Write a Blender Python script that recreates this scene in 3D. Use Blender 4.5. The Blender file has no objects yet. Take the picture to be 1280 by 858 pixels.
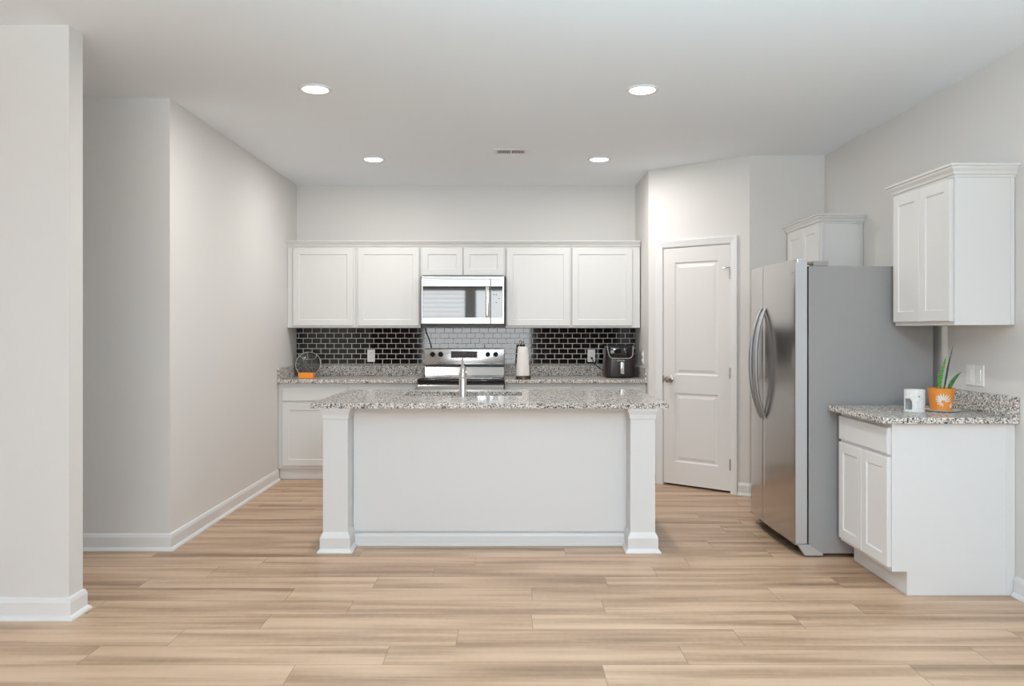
import bpy, bmesh, math, random
from mathutils import Vector, Matrix
random.seed(7)
sc = bpy.context.scene
COL = sc.collection
PI = math.pi

# ------------------------------------------------------------------ camera, world, light, exposure
cam_d = bpy.data.cameras.new('camera'); cam = bpy.data.objects.new('camera', cam_d); COL.objects.link(cam)
cam.location = (0, 0, 1.33); cam.rotation_euler = (PI/2, 0, 0)
cam_d.sensor_width = 36; cam_d.lens = 36*1000/1280
cam_d.shift_x = 5/1280; cam_d.shift_y = -15/1280
cam_d.clip_start = 0.05
sc.camera = cam
sc.view_settings.view_transform = 'Standard'; sc.view_settings.look = 'None'
sc.view_settings.gamma = 1; sc.view_settings.use_curve_mapping = False
sc.view_settings.exposure = 0.0
try:
    sc.cycles.max_bounces = 14; sc.cycles.diffuse_bounces = 8; sc.cycles.glossy_bounces = 6
    sc.cycles.sample_clamp_indirect = 6; sc.cycles.use_denoising = True
    sc.cycles.caustics_reflective = False; sc.cycles.caustics_refractive = False
except Exception:
    pass
W = bpy.data.worlds.new('world'); sc.world = W; W.use_nodes = True
W.node_tree.nodes['Background'].inputs[0].default_value = (0.80, 0.90, 1.0, 1)
W.node_tree.nodes['Background'].inputs[1].default_value = 1.0

WIN_RAD = 6.6                      # radiance of the overcast daylight in the windows
LEFT_RAD = 1.8  # radiance of the fill through the added left windows
FILL_W = 1300.0; FILL_C = (.56, .84, 1); FILL2_W = 190.0; FILL2_C = (.96, .97, 1)  # power and tint of the two added fill spots
LAMP_W = 14.5                       # each recessed lamp
DAY = (0.97, 0.99, 1.0)
WARM = (1.0, .98, .95)
ROOM = (-5.6, 2.55, -3.3, 7.764)    # living room / kitchen extents
CEIL = 2.743
def daylight(name, cx, cy, cz, w, h, rotz, rad=WIN_RAD):
    d = bpy.data.lights.new(name, 'AREA'); d.shape = 'RECTANGLE'; d.size = w; d.size_y = h
    d.energy = rad*w*h*PI; d.color = DAY
    o = bpy.data.objects.new(name, d); COL.objects.link(o)
    o.location = (cx, cy, cz); o.rotation_euler = (PI/2, 0, rotz)   # -Z points to +Y when rotz = 0
    return o
# rear sliding door and window, added unseen left wall windows for fill: sky light standing right outside each opening
daylight('daylight_rear_door', -0.73, -3.40, 1.16, 2.66, 2.26, 0)
daylight('added_left_daylight', -5.72, 1.3, 1.45, 2.4, 1.5, -PI/2, LEFT_RAD)
daylight('added_left_daylight_rear', -5.72, -1.6, 1.45, 1.8, 1.5, -PI/2, LEFT_RAD)
# unseen fill spots added behind the camera to brighten ceiling and room
def fill_spot(name, x, y, z, tilt, cone, watts, col, soft=.2):
    d = bpy.data.lights.new(name, 'SPOT'); d.energy = watts; d.spot_size = math.radians(cone); d.spot_blend = 1; d.shadow_soft_size = soft; d.color = col
    o = bpy.data.objects.new(name, d); COL.objects.link(o); o.location = (x, y, z); o.rotation_euler = (math.radians(tilt), 0, 0)
fill_spot('fill_spot_up', .6, -.3, 1.45, 150, 118, FILL_W, FILL_C)
fill_spot('fill_spot_forward', .7, -1.2, 2.46, 90, 120, FILL2_W, FILL2_C, .2)

# ------------------------------------------------------------------ materials
def lin(c):
    return tuple(((x/255)/12.92 if x/255 <= .04045 else ((x/255+.055)/1.055)**2.4) for x in c)
def mat(name, col, rough=.5, metal=0, spec=.5, coat=0, aniso=0):
    m = bpy.data.materials.new(name); m.use_nodes = True
    b = m.node_tree.nodes['Principled BSDF']
    b.inputs['Base Color'].default_value = (*col, 1); b.inputs['Roughness'].default_value = rough
    b.inputs['Metallic'].default_value = metal; b.inputs['Specular IOR Level'].default_value = spec
    b.inputs['Coat Weight'].default_value = coat; b.inputs['Anisotropic'].default_value = aniso
    return m
class N:
    def __init__(s, m): s.t = m.node_tree; s.b = s.t.nodes['Principled BSDF']
    def new(s, typ, **kw):
        n = s.t.nodes.new(typ)
        for k, v in kw.items(): setattr(n, k, v)
        return n
    def link(s, a, b): s.t.links.new(a, b)
    def coords(s, kind='Object', scale=(1,1,1), loc=(0,0,0), rot=(0,0,0)):
        c = s.new('ShaderNodeTexCoord'); mp = s.new('ShaderNodeMapping')
        mp.inputs['Scale'].default_value = scale; mp.inputs['Location'].default_value = loc; mp.inputs['Rotation'].default_value = rot
        s.link(c.outputs[kind], mp.inputs[0]); return mp.outputs[0]
    def noise(s, vec, scale, detail=3, rough=.5):
        n = s.new('ShaderNodeTexNoise'); n.inputs['Scale'].default_value = scale
        n.inputs['Detail'].default_value = detail; n.inputs['Roughness'].default_value = rough
        s.link(vec, n.inputs['Vector']); return n
    def ramp(s, fac, stops, interp='LINEAR'):
        r = s.new('ShaderNodeValToRGB'); r.color_ramp.interpolation = interp
        e = r.color_ramp.elements
        while len(e) < len(stops): e.new(.5)
        for el, (p, c) in zip(e, stops): el.position = p; el.color = (*c, 1) if len(c) == 3 else c
        s.link(fac, r.inputs[0]); return r.outputs[0]
    def mix(s, fac, a, b, blend='MIX'):
        n = s.new('ShaderNodeMix', data_type='RGBA', blend_type=blend)
        for inp, v in ((n.inputs[0], fac), (n.inputs[6], a), (n.inputs[7], b)):
            if hasattr(v, 'links') or hasattr(v, 'is_linked'): s.link(v, inp)
            else: inp.default_value = v if not isinstance(v, tuple) else (*v, 1) if len(v) == 3 else v
        return n.outputs[2]
    def math(s, op, a, b=0.0):
        n = s.new('ShaderNodeMath', operation=op)
        for i, v in enumerate((a, b)):
            if hasattr(v, 'is_linked'): s.link(v, n.inputs[i])
            else: n.inputs[i].default_value = v
        return n.outputs[0]
    def bump(s, h, strength, dist=.002):
        n = s.new('ShaderNodeBump'); n.inputs['Strength'].default_value = strength; n.inputs['Distance'].default_value = dist
        s.link(h, n.inputs['Height']); s.link(n.outputs[0], s.b.inputs['Normal'])
def painted(name, col, rough, bump=.08, scale=240):
    m = mat(name, col, rough); n = N(m)
    nz = n.noise(n.coords(), scale, 2); n.bump(nz.outputs[0], bump, .001)
    return m
M = {}
M['wall'] = painted('wall_paint', (.675, .66, .64), .75)
M['ceiling'] = painted('ceiling_paint', (.85, .895, .94), .9, .15, 90)
M['rear_dark'] = painted('dark_rear_wall', (.11,.07,.055), .75)  # unseen rear wall, darkened so the tiles mirror little and fill drops
M['trim'] = mat('trim_white', (.74, .74, .74), .38)
M['cabinet'] = mat('cabinet_white', (.67, .67, .66), .36)
M['island'] = painted('island_white', (.72, .725, .73), .45, .03)
M['door'] = mat('door_white', (.70, .685, .67), .42)
M['plate'] = mat('plastic_white', (.82, .82, .80), .3)
M['black'] = mat('black_plastic', (.012, .012, .013), .35)
M['gloss_black'] = mat('black_gloss', (.012, .010, .010), .06)
M['mirror_glass'] = mat('coated_dark_glass', (.03,.03,.032), .03, 0, .5, 0); M['mirror_glass'].node_tree.nodes['Principled BSDF'].inputs['IOR'].default_value = 1.9
M['knob'] = mat('matt_black', (.010,.010,.010), .6, 0, .25); M['mark'] = mat('dim_print', (.16,.12,.12), .5)
M['micro_steel'] = mat('microwave_steel', (.50,.50,.495), .33, 1)
M['dark'] = mat('dark_gap', (.015, .015, .016), .7)
M['chrome'] = mat('brushed_nickel', (.70, .69, .67), .16, 1)
M['nickel'] = mat('satin_nickel', (.46, .42, .37), .25, 1)
M['oven_steel'] = mat('appliance_steel', (.58, .578, .57), .22, 1)
M['fridge_side'] = painted('fridge_side_grey', (.31, .305, .30), .45, .12, 500)
M['fridge_trim'] = mat('fridge_light_grey', (.52, .53, .545), .35, .4)
M['handle'] = mat('handle_steel', (.44, .445, .46), .36, 1)
M['ceramic'] = None
def steel(name, col, rough, along):
    m = mat(name, col, rough, 1); n = N(m)
    sc_ = [900, 900, 900]; sc_[along] = 4
    nz = n.noise(n.coords(scale=tuple(sc_)), 1, 2)
    r = n.new('ShaderNodeMapRange'); r.inputs[3].default_value = rough-.05; r.inputs[4].default_value = rough+.07
    n.link(nz.outputs[0], r.inputs[0]); n.link(r.outputs[0], n.b.inputs['Roughness'])
    return m
M['fridge'] = steel('fridge_steel', (.56, .535, .52), .17, 1)
def granite(name, tint):
    m = mat(name, (.5, .5, .5), .07); n = N(m); v = n.coords()
    nz = n.noise(v, 120, 2); ofs = n.mix(.012, v, nz.outputs[1], 'ADD')
    vo = n.new('ShaderNodeTexVoronoi'); vo.inputs['Scale'].default_value = 155; n.link(ofs, vo.inputs['Vector'])
    sep = n.new('ShaderNodeSeparateColor'); n.link(vo.outputs['Color'], sep.inputs[0])
    t = tint
    base = n.ramp(sep.outputs[0], [(0, (.03,.03,.032)), (.07, (.13,.13,.135)), (.16, (.30,.295,.29)), (.32, tuple(.56*x for x in t)),
                                   (.58, tuple(.80*x for x in t)), (.86, tuple(.46*a*b for a, b in zip(t, (1.0,.90,.80))))], 'CONSTANT')
    v2 = n.new('ShaderNodeTexVoronoi'); v2.inputs['Scale'].default_value = 300; n.link(v, v2.inputs['Vector'])
    s2 = n.new('ShaderNodeSeparateColor'); n.link(v2.outputs['Color'], s2.inputs[0])
    fl = n.ramp(s2.outputs[1], [(0, (1,1,1)), (.05, (0,0,0))], 'CONSTANT')
    col = n.mix(fl, base, (.03,.03,.033))
    n.link(col, n.b.inputs['Base Color'])
    n.b.inputs['Specular IOR Level'].default_value = 0; n.b.inputs['Roughness'].default_value = .5     # stone body, with a thin sealed polish over it
    gl = n.new('ShaderNodeBsdfGlossy'); gl.inputs['Roughness'].default_value = .05
    fr = n.new('ShaderNodeFresnel'); fr.inputs['IOR'].default_value = 1.33
    mx = n.new('ShaderNodeMixShader'); n.link(n.math('MULTIPLY', fr.outputs[0], .62), mx.inputs[0])
    n.link(n.b.outputs[0], mx.inputs[1]); n.link(gl.outputs[0], mx.inputs[2])
    n.link(mx.outputs[0], n.t.nodes['Material Output'].inputs['Surface']); return m
M['granite'] = granite('speckled_granite', (1.0, .955, .90))
def tiles():
    m = mat('black_tile', (.01,.01,.01), .05); n = N(m)
    c = n.new('ShaderNodeTexCoord'); s = n.new('ShaderNodeSeparateXYZ'); n.link(c.outputs['Object'], s.inputs[0])
    k = n.new('ShaderNodeCombineXYZ'); n.link(s.outputs[0], k.inputs[0]); n.link(s.outputs[2], k.inputs[1])
    mp = n.new('ShaderNodeMapping'); mp.inputs['Location'].default_value = (1.899+.0855*12, -1.0095+.35, 0); n.link(k.outputs[0], mp.inputs[0])
    b = n.new('ShaderNodeTexBrick'); b.offset = .5; b.squash = 1
    b.inputs['Scale'].default_value = 1; b.inputs['Mortar Size'].default_value = .0025; b.inputs['Mortar Smooth'].default_value = .15
    b.inputs['Brick Width'].default_value = .0855; b.inputs['Row Height'].default_value = .0500; b.inputs['Bias'].default_value = 0
    b.inputs['Color1'].default_value = (.005,.0045,.0045,1); b.inputs['Color2'].default_value = (.008,.0065,.006,1); b.inputs['Mortar'].default_value = (.74,.71,.68,1)
    n.link(mp.outputs[0], b.inputs['Vector']); n.link(b.outputs['Color'], n.b.inputs['Base Color'])
    r = n.new('ShaderNodeMapRange'); r.inputs[3].default_value = .045; r.inputs[4].default_value = .7; n.link(b.outputs['Fac'], r.inputs[0]); n.link(r.outputs[0], n.b.inputs['Roughness'])
    nz = n.noise(mp.outputs[0], 9, 1)
    h = n.math('ADD', n.math('MULTIPLY', b.outputs['Fac'], -1.0), n.math('MULTIPLY', nz.outputs[0], .25))
    n.bump(h, .35, .0015); n.b.inputs['IOR'].default_value = 1.6
    return m
M['tile'] = tiles()
def wood():
    m = mat('plank_floor', (.5,.4,.3), .36); n = N(m)
    uv = n.new('ShaderNodeUVMap'); uv.uv_map = 'plank'
    uv2 = n.new('ShaderNodeUVMap'); uv2.uv_map = 'rand'
    su = n.new('ShaderNodeSeparateXYZ'); n.link(uv.outputs[0], su.inputs[0])
    sr = n.new('ShaderNodeSeparateXYZ'); n.link(uv2.outputs[0], sr.inputs[0])
    # grain space: along the plank (m), across the plank (m), random slice per plank
    k = n.new('ShaderNodeCombineXYZ')
    n.link(su.outputs[0], k.inputs[0]); n.link(su.outputs[1], k.inputs[1]); n.link(n.math('MULTIPLY', sr.outputs[0], 37.0), k.inputs[2])
    def stretch(x, y):
        mp = n.new('ShaderNodeMapping'); mp.inputs['Scale'].default_value = (x, y, 1); n.link(k.outputs[0], mp.inputs[0]); return mp.outputs[0]
    broad = n.noise(stretch(.75, 9), 1, 2, .5).outputs[0]
    fine = n.noise(stretch(3.5, 80), 1, 4, .6).outputs[0]
    cross = n.noise(stretch(40, 22), 1, 2, .5).outputs[0]
    mixv = n.math('ADD', n.math('ADD', n.math('MULTIPLY', broad, .74), n.math('MULTIPLY', fine, .20)), n.math('MULTIPLY', cross, .06))
    val = n.math('ADD', mixv, n.math('MULTIPLY', n.math('SUBTRACT', sr.outputs[1], .5), .07))
    col = n.ramp(val, [(.30, lin((138,109,84))), (.43, lin((174,142,114))), (.55, lin((200,168,139))), (.70, lin((212,182,153)))])
    # seams
    vv = su.outputs[1]; e1 = n.math('MINIMUM', vv, n.math('SUBTRACT', .19, vv))
    uu = su.outputs[0]; e2 = n.math('MINIMUM', uu, n.math('SUBTRACT', 1.22, uu))
    e = n.math('MINIMUM', e1, e2)
    seam = n.new('ShaderNodeMapRange'); seam.inputs[1].default_value = .0008; seam.inputs[2].default_value = .0026; seam.inputs[3].default_value = 1; seam.inputs[4].default_value = 0
    n.link(e, seam.inputs[0])
    col = n.mix(n.math('MULTIPLY', seam.outputs[0], .55), col, lin((110,82,60)))
    n.link(col, n.b.inputs['Base Color'])
    n.bump(n.math('ADD', fine, n.math('MULTIPLY', seam.outputs[0], -1.5)), .06, .002)
    return m
M['wood'] = wood()
def emit(name, col, s):
    m = mat(name, (.9,.9,.9), .5); b = m.node_tree.nodes['Principled BSDF']
    b.inputs['Emission Color'].default_value = (*col, 1); b.inputs['Emission Strength'].default_value = s; return m
M['lamp'] = emit('lamp_diffuser', (1, .97, .93), 6)
def glass(name, col=(1,1,1)):
    m = mat(name, col, .02); m.node_tree.nodes['Principled BSDF'].inputs['Transmission Weight'].default_value = 1; return m
M['glass'] = glass('clear_glass', (.93, .97, .96))
M['orange'] = mat('orange_card', lin((240,148,52)), .5)
M['paper'] = painted('paper_white', (.80,.775,.74), .9, .25, 300)
M['leaf'] = None
def marble():
    m = mat('white_ceramic', (.8,.8,.8), .35); n = N(m)
    nz = n.noise(n.coords(), 60, 3); c = n.ramp(nz.outputs[0], [(.3,(.66,.66,.65)), (.55,(.80,.80,.79))]); n.link(c, n.b.inputs['Base Color']); return m
M['ceramic'] = marble()
def leafm(name, c1, c2):
    m = mat(name, c1, .4); n = N(m)
    nz = n.noise(n.coords(scale=(60,60,160)), 1, 2); c = n.ramp(nz.outputs[0], [(.4, c1), (.62, c2)]); n.link(c, n.b.inputs['Base Color']); return m
M['leaf'] = leafm('leaf_green', lin((40,120,35)), lin((110,175,70)))
M['leaf_dark'] = leafm('leaf_dark', lin((38,52,38)), lin((70,84,66)))
M['leaf_dark2'] = leafm('leaf_mid_green', lin((38,88,42)), lin((84,140,66)))
M['pot'] = mat('orange_glaze', lin((232,146,62)), .4)
M['soil'] = painted('potting_soil', (.05,.035,.025), 1, .6, 200)
M['pattern'] = mat('white_glaze', (.80,.78,.74), .45)
M['tray'] = mat('cream_saucer', (.74,.72,.66), .4)
M['bronze'] = mat('dark_wire', (.10,.075,.05), .35, .8)
M['brown_gloss'] = mat('brown_black_gloss', (.020,.012,.011), .3)
M['display'] = mat('display_glass', (.030,.014,.016), .3, 0, .3)
M['window_glass'] = M['glass']

# ------------------------------------------------------------------ mesh helpers
OFFS = {}
def off_of(p): return OFFS.get(p.name, Vector((0,0,0))) if p else Vector((0,0,0))
def obj(name, bm, m, parent=None, smooth=False, world=True):
    bmesh.ops.recalc_face_normals(bm, faces=bm.faces)
    if parent is not None and world: bmesh.ops.translate(bm, verts=bm.verts, vec=-off_of(parent))
    me = bpy.data.meshes.new(name); bm.to_mesh(me); bm.free()
    for mm in (m if isinstance(m, (list, tuple)) else [m]): me.materials.append(mm)
    if smooth:
        for p in me.polygons: p.use_smooth = True
        try: me.set_sharp_from_angle(angle=math.radians(35))
        except Exception: pass
    o = bpy.data.objects.new(name, me); COL.objects.link(o)
    if parent is not None:
        o.parent = parent; OFFS[o.name] = off_of(parent)
    return o
def tag(o, label, cat, group=None):
    o['label'] = label; o['category'] = cat
    if group: o['group'] = group
    return o
def thing(name, label, cat, loc=(0,0,0), rotz=0, group=None, local=False):
    o = bpy.data.objects.new(name, None); o.empty_display_size = .1; COL.objects.link(o)
    o.location = loc; o.rotation_euler = (0,0,rotz)
    OFFS[o.name] = Vector((0,0,0)) if local else Vector(loc)
    return tag(o, label, cat, group)
def struct(name, bm, m, parent=None, smooth=False):
    o = obj(name, bm, m, parent, smooth); o['kind'] = 'structure'; return o
def BM(): return bmesh.new()
def box(bm, x0, x1, y0, y1, z0, z1, bev=0, seg=2):
    r = bmesh.ops.create_cube(bm, size=1)
    vs = r['verts']
    for v in vs:
        v.co = Vector((x0+(v.co.x+.5)*(x1-x0), y0+(v.co.y+.5)*(y1-y0), z0+(v.co.z+.5)*(z1-z0)))
    if bev:
        es = list({e for v in vs for e in v.link_edges})
        bmesh.ops.bevel(bm, geom=es, offset=bev, segments=seg, profile=.5, affect='EDGES')
    return bm
def bx(*a, **k): return box(BM(), *a, **k)
def loft(bm, rings, cap0=True, cap1=True, closed=True):
    vr = [[bm.verts.new(p) for p in r] for r in rings]
    n = len(vr[0])
    for a, b in zip(vr, vr[1:]):
        for i in range(n if closed else n-1):
            j = (i+1) % n
            try: bm.faces.new((a[i], a[j], b[j], b[i]))
            except ValueError: pass
    if cap0: bm.faces.new(list(reversed(vr[0])))
    if cap1: bm.faces.new(vr[-1])
    return vr
def lathe(bm, prof, c, seg=32, cap0=True, cap1=True):
    rings = [[(c[0]+r*math.cos(2*PI*i/seg), c[1]+r*math.sin(2*PI*i/seg), c[2]+z) for i in range(seg)] for r, z in prof]
    return loft(bm, rings, cap0, cap1)
def tube(bm, pts, r, seg=10, ry=None, cap=True, up=Vector((0,0,1))):
    """round (or flattened) tube along points; r may be a list"""
    P = [Vector(p) for p in pts]; rings = []
    prev = None
    for i, p in enumerate(P):
        t = (P[min(i+1, len(P)-1)]-P[max(i-1, 0)]).normalized()
        if prev is None:
            a = t.orthogonal() if abs(t.dot(up)) > .98 else up.cross(t)
        else:
            a = prev-t*prev.dot(t)
        a.normalize(); prev = a; b = t.cross(a)
        rr = r[i] if isinstance(r, (list, tuple)) else r
        r2 = (ry[i] if isinstance(ry, (list, tuple)) else ry) if ry else rr
        rings.append([p+a*rr*math.cos(2*PI*k/seg)+b*r2*math.sin(2*PI*k/seg) for k in range(seg)])
    loft(bm, rings, cap, cap); return bm
def prism(bm, poly, z0, z1):
    lo = [bm.verts.new((x, y, z0)) for x, y in poly]; hi = [bm.verts.new((x, y, z1)) for x, y in poly]
    n = len(poly)
    bm.faces.new(lo[::-1]); bm.faces.new(hi)
    for i in range(n): bm.faces.new((lo[i], lo[(i+1) % n], hi[(i+1) % n], hi[i]))
    return bm
def sweep(bm, path, prof, z0=0):
    """profile [(out, z)] swept along a plan polyline with mitres; 'out' is to the right of travel"""
    P = [Vector((x, y)) for x, y in path]; rings = []
    for i, p in enumerate(P):
        ns = []
        if i > 0: d = (P[i]-P[i-1]).normalized(); ns.append(Vector((d.y, -d.x)))
        if i < len(P)-1: d = (P[i+1]-P[i]).normalized(); ns.append(Vector((d.y, -d.x)))
        m = ns[0] if len(ns) == 1 else (ns[0]+ns[1]).normalized()/max(.2, (ns[0]+ns[1]).normalized().dot(ns[0]))
        rings.append([(p.x+m.x*o, p.y+m.y*o, z0+z) for o, z in prof])
    loft(bm, rings); return bm
def rect_loft(bm, x0, x1, z0, z1, steps, cap0=True, cap1=True):
    """rings of rectangles in the xz plane; steps = [(inset, y)]"""
    rings = [[(x0+i, y, z0+i), (x1-i, y, z0+i), (x1-i, y, z1-i), (x0+i, y, z1-i)] for i, y in steps]
    loft(bm, rings, cap0, cap1); return bm
def shaker(x0, x1, z0, z1, yf, th=.019, rail=.056, dep=.006):
    """recessed panel door, front face at yf looking to -y"""
    return rect_loft(BM(), x0, x1, z0, z1, [(0, yf+th), (0, yf+.003), (.003, yf), (rail, yf), (rail+.004, yf+dep-.002), (rail+.007, yf+dep)])
def slab_front(x0, x1, z0, z1, yf, th=.019):
    return rect_loft(BM(), x0, x1, z0, z1, [(0, yf+th), (0, yf+.004), (.004, yf)])
def rrect(cx, cy, w, d, r, seg=5):
    pts = []
    for sx, sy, a0 in ((1,1,0), (-1,1,PI/2), (-1,-1,PI), (1,-1,1.5*PI)):
        for k in range(seg+1):
            a = a0+k*PI/2/seg
            pts.append((cx+sx*(w/2-r)+r*math.cos(a), cy+sy*(d/2-r)+r*math.sin(a)))
    return pts

def holed(outer, inner, z0, z1):
    bm = BM(); es = []
    for loop in (outer, inner):
        vs = [bm.verts.new((x, y, z0)) for x, y in loop]
        es += [bm.edges.new((vs[i], vs[(i+1) % len(vs)])) for i in range(len(vs))]
    bmesh.ops.triangle_fill(bm, edges=es, use_beauty=True)
    r = bmesh.ops.extrude_face_region(bm, geom=list(bm.faces))
    bmesh.ops.translate(bm, verts=[v for v in r['geom'] if isinstance(v, bmesh.types.BMVert)], vec=(0,0,z1-z0))
    return bm

# ------------------------------------------------------------------ the setting
XL, XR, YB, YR = -2.05, 2.55, 7.764, -3.3
# floor of individual planks (one surface), planks run left to right
def make_floor():
    bm = BM(); uvl = bm.loops.layers.uv.new('plank'); rl = bm.loops.layers.uv.new('rand')
    known = {0:.374, 1:.72, 2:1.0, 3:.11, 4:.46, 5:.12, 6:.52, 7:.81, 8:1.03}
    k0 = int(math.floor((YR-2.995)/.19))-1; k1 = int(math.ceil((7.9-2.995)/.19))
    for k in range(k0, k1):
        y0 = 2.995+.19*k; y1 = y0+.19
        j = known.get(k, random.random()*1.22)
        n0 = int(math.floor((-5.8-j)/1.22))
        for q in range(n0, 7):
            xa = j+1.22*q; xb = xa+1.22
            if xa > 2.7: break
            f = bm.faces.new([bm.verts.new(p) for p in ((xa,y0,0), (xb,y0,0), (xb,y1,0), (xa,y1,0))])
            r1, r2 = random.random(), random.random()
            for lp, u in zip(f.loops, ((0,0), (1.22,0), (1.22,.19), (0,.19))):
                lp[uvl].uv = u; lp[rl].uv = (r1, r2)
    bmesh.ops.remove_doubles(bm, verts=bm.verts, dist=1e-5)
    return bm
fl = struct('floor', make_floor(), M['wood'])
struct('ceiling', bx(-5.8, 2.75, -3.5, 7.95, CEIL, CEIL+.12), M['ceiling'])
struct('wall_back', bx(XL-.12, XR+.15, YB, YB+.12, 0, CEIL), M['wall'])
struct('wall_left', bx(XL-.12, XL, 4.85, YB, 0, CEIL), M['wall'])
struct('wall_hall', bx(-5.6, XL-.12, 4.85, 4.97, 0, CEIL), M['wall'])
struct('wall_hall_end', bx(-5.72, -5.6, 3.81, 4.97, 0, CEIL), M['wall'])
XP = -2.025
struct('wall_pillar', bx(-5.72, XP, 3.69, 3.81, 0, CEIL), M['wall'])
struct('wall_right', bx(XR, XR+.15, YR, YB, 0, CEIL), M['wall'])
# pantry: short return, diagonal with the door, return towards the right wall
PX0, PY0, PX1, PY1 = 1.235, 7.03, 1.945, 6.44
DL = math.hypot(PX1-PX0, PY1-PY0); TH = math.atan2(PY1-PY0, PX1-PX0)
dx, dy = math.cos(TH), math.sin(TH); nx, ny = -math.sin(TH)*-1*-1, math.cos(TH)   # inward normal
nx, ny = -dy, dx
tn = .11
struct('wall_pantry_side', prism(BM(), [(PX0, YB), (PX0, PY0), (PX0+tn*nx, PY0+tn*ny), (PX0+tn, YB)], 0, CEIL), M['wall'])
D0, D1, DH = .147, .757, 2.045        # door slab along the diagonal
g = .012
def dpt(t, n): return (PX0+dx*t+nx*n, PY0+dy*t+ny*n)
bm = BM()
prism(bm, [dpt(0,0), dpt(D0-g,0), dpt(D0-g,tn), dpt(0,tn)], 0, CEIL)
prism(bm, [dpt(D1+g,0), dpt(DL,0), dpt(DL,tn), dpt(D1+g,tn)], 0, CEIL)
prism(bm, [dpt(D0-g,0), dpt(D1+g,0), dpt(D1+g,tn), dpt(D0-g,tn)], DH+g, CEIL)
struct('wall_diagonal', bm, M['wall'])
struct('wall_alcove', prism(BM(), [(PX1, PY1), (XR, PY1), (XR, PY1+tn), (PX1+tn*nx, PY1+tn*ny)], 0, CEIL), M['wall'])
# rear wall behind the camera with the sliding door opening, left wall of the living room with two added windows that let in fill light
bm = BM()
box(bm, -5.72, -2.07, YR-.12, YR, 0, CEIL); box(bm, .61, XR+.15, YR-.12, YR, 0, CEIL); box(bm, -2.07, .61, YR-.12, YR, 2.30, CEIL)
struct('wall_rear', bm, M['rear_dark'])
bm = BM()
box(bm, -5.72, -5.6, YR, 3.69, 0, .7); box(bm, -5.72, -5.6, YR, 3.69, 2.2, CEIL)
for a, b in ((YR, -2.5), (-.7, .1), (2.5, 3.69)): box(bm, -5.72, -5.6, a, b, .7, 2.2)
struct('wall_living', bm, M['wall'])
# the glazed door behind: frame, mullion and thin muntins
w1 = struct('window_1', box(box(box(box(BM(), -2.07, -1.99, YR-.09, YR-.03, 0, 2.30), .53, .61, YR-.09, YR-.03, 0, 2.30), -1.99, .53, YR-.09, YR-.03, 2.24, 2.30), -1.99, .53, YR-.09, YR-.03, 0, .10), M['trim'])
struct('mullion', bx(-.97, -.72, YR-.09, YR-.03, 1.56, 2.24), M['trim'], w1)
struct('transom', bx(-1.99, .53, YR-.09, YR-.03, 1.52, 1.56), M['trim'], w1)
for i in range(6): struct('slat', bx(-1.99, -.97, YR-.08, YR-.045, 1.66+i*.1, 1.668+i*.1), M['trim'], w1)
for nme, ya, yb in (('added_window_2', -2.5, -.7), ('added_window_3', .1, 2.5)):  # unseen frames added around the left fill light
    bm = BM()
    box(bm, -5.69, -5.63, ya, ya+.07, .7, 2.2); box(bm, -5.69, -5.63, yb-.07, yb, .7, 2.2)
    box(bm, -5.69, -5.63, ya, yb, .7, .77); box(bm, -5.69, -5.63, ya, yb, 2.13, 2.2); box(bm, -5.69, -5.63, (ya+yb)/2-.03, (ya+yb)/2+.03, .77, 2.13)
    struct(nme, bm, M['trim'])

# baseboards with shoe moulding
BB = [(0, 0), (.030, 0), (.030, .006), (.024, .016), (.015, .022), (.015, .080), (.009, .098), (0, .102)]
def baseboard(name, path): struct(name, sweep(BM(), path, BB), M['trim'])
baseboard('baseboard_left', [(-5.55, 4.85), (XL, 4.85), (XL, 7.11)])
baseboard('baseboard_pillar', [(-5.55, 3.69), (XP, 3.69), (XP, 3.81), (-5.55, 3.81)])
baseboard('baseboard_right', [(XR, 4.012), (XR, YR+.02)])
baseboard('baseboard_pantry', [dpt(.01,0), dpt(D0-.075,0)])
baseboard('baseboard_alcove', [dpt(D1+.074,0), (PX1, PY1), (2.0, PY1)])

# ------------------------------------------------------------------ pantry door (built in the diagonal's own frame)
def frame_empty_matrix(): return Matrix.Translation((PX0, PY0, 0)) @ Matrix.Rotation(TH, 4, 'Z')
FM = frame_empty_matrix()
def dstruct(name, bm, m, parent=None, smooth=False):
    bmesh.ops.transform(bm, matrix=FM, verts=bm.verts); return struct(name, bm, m, parent, smooth)
def panel_door():
    bm = BM(); z0, z1 = .018, DH-.003; yf, th = .004, .035
    st = .105; rails = [(z0, z0+.19), (.80, .955), (z1-.125, z1)]
    box(bm, D0, D0+st, yf, yf+th, z0, z1); box(bm, D1-st, D1, yf, yf+th, z0, z1)
    for a, b in rails: box(bm, D0+st, D1-st, yf, yf+th, a, b)
    for a, b in ((rails[0][1], rails[1][0]), (rails[1][1], rails[2][0])):
        rect_loft(bm, D0+st, D1-st, a, b, [(0, yf), (.010, yf+.009), (.020, yf+.010), (.042, yf+.003), (.046, yf+.002)], cap0=False)
    return bm
d1 = dstruct('door_1', panel_door(), M['door'])
d1['label'] = 'white two-panel pantry door closed in the angled wall'; d1['category'] = 'door'
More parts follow.
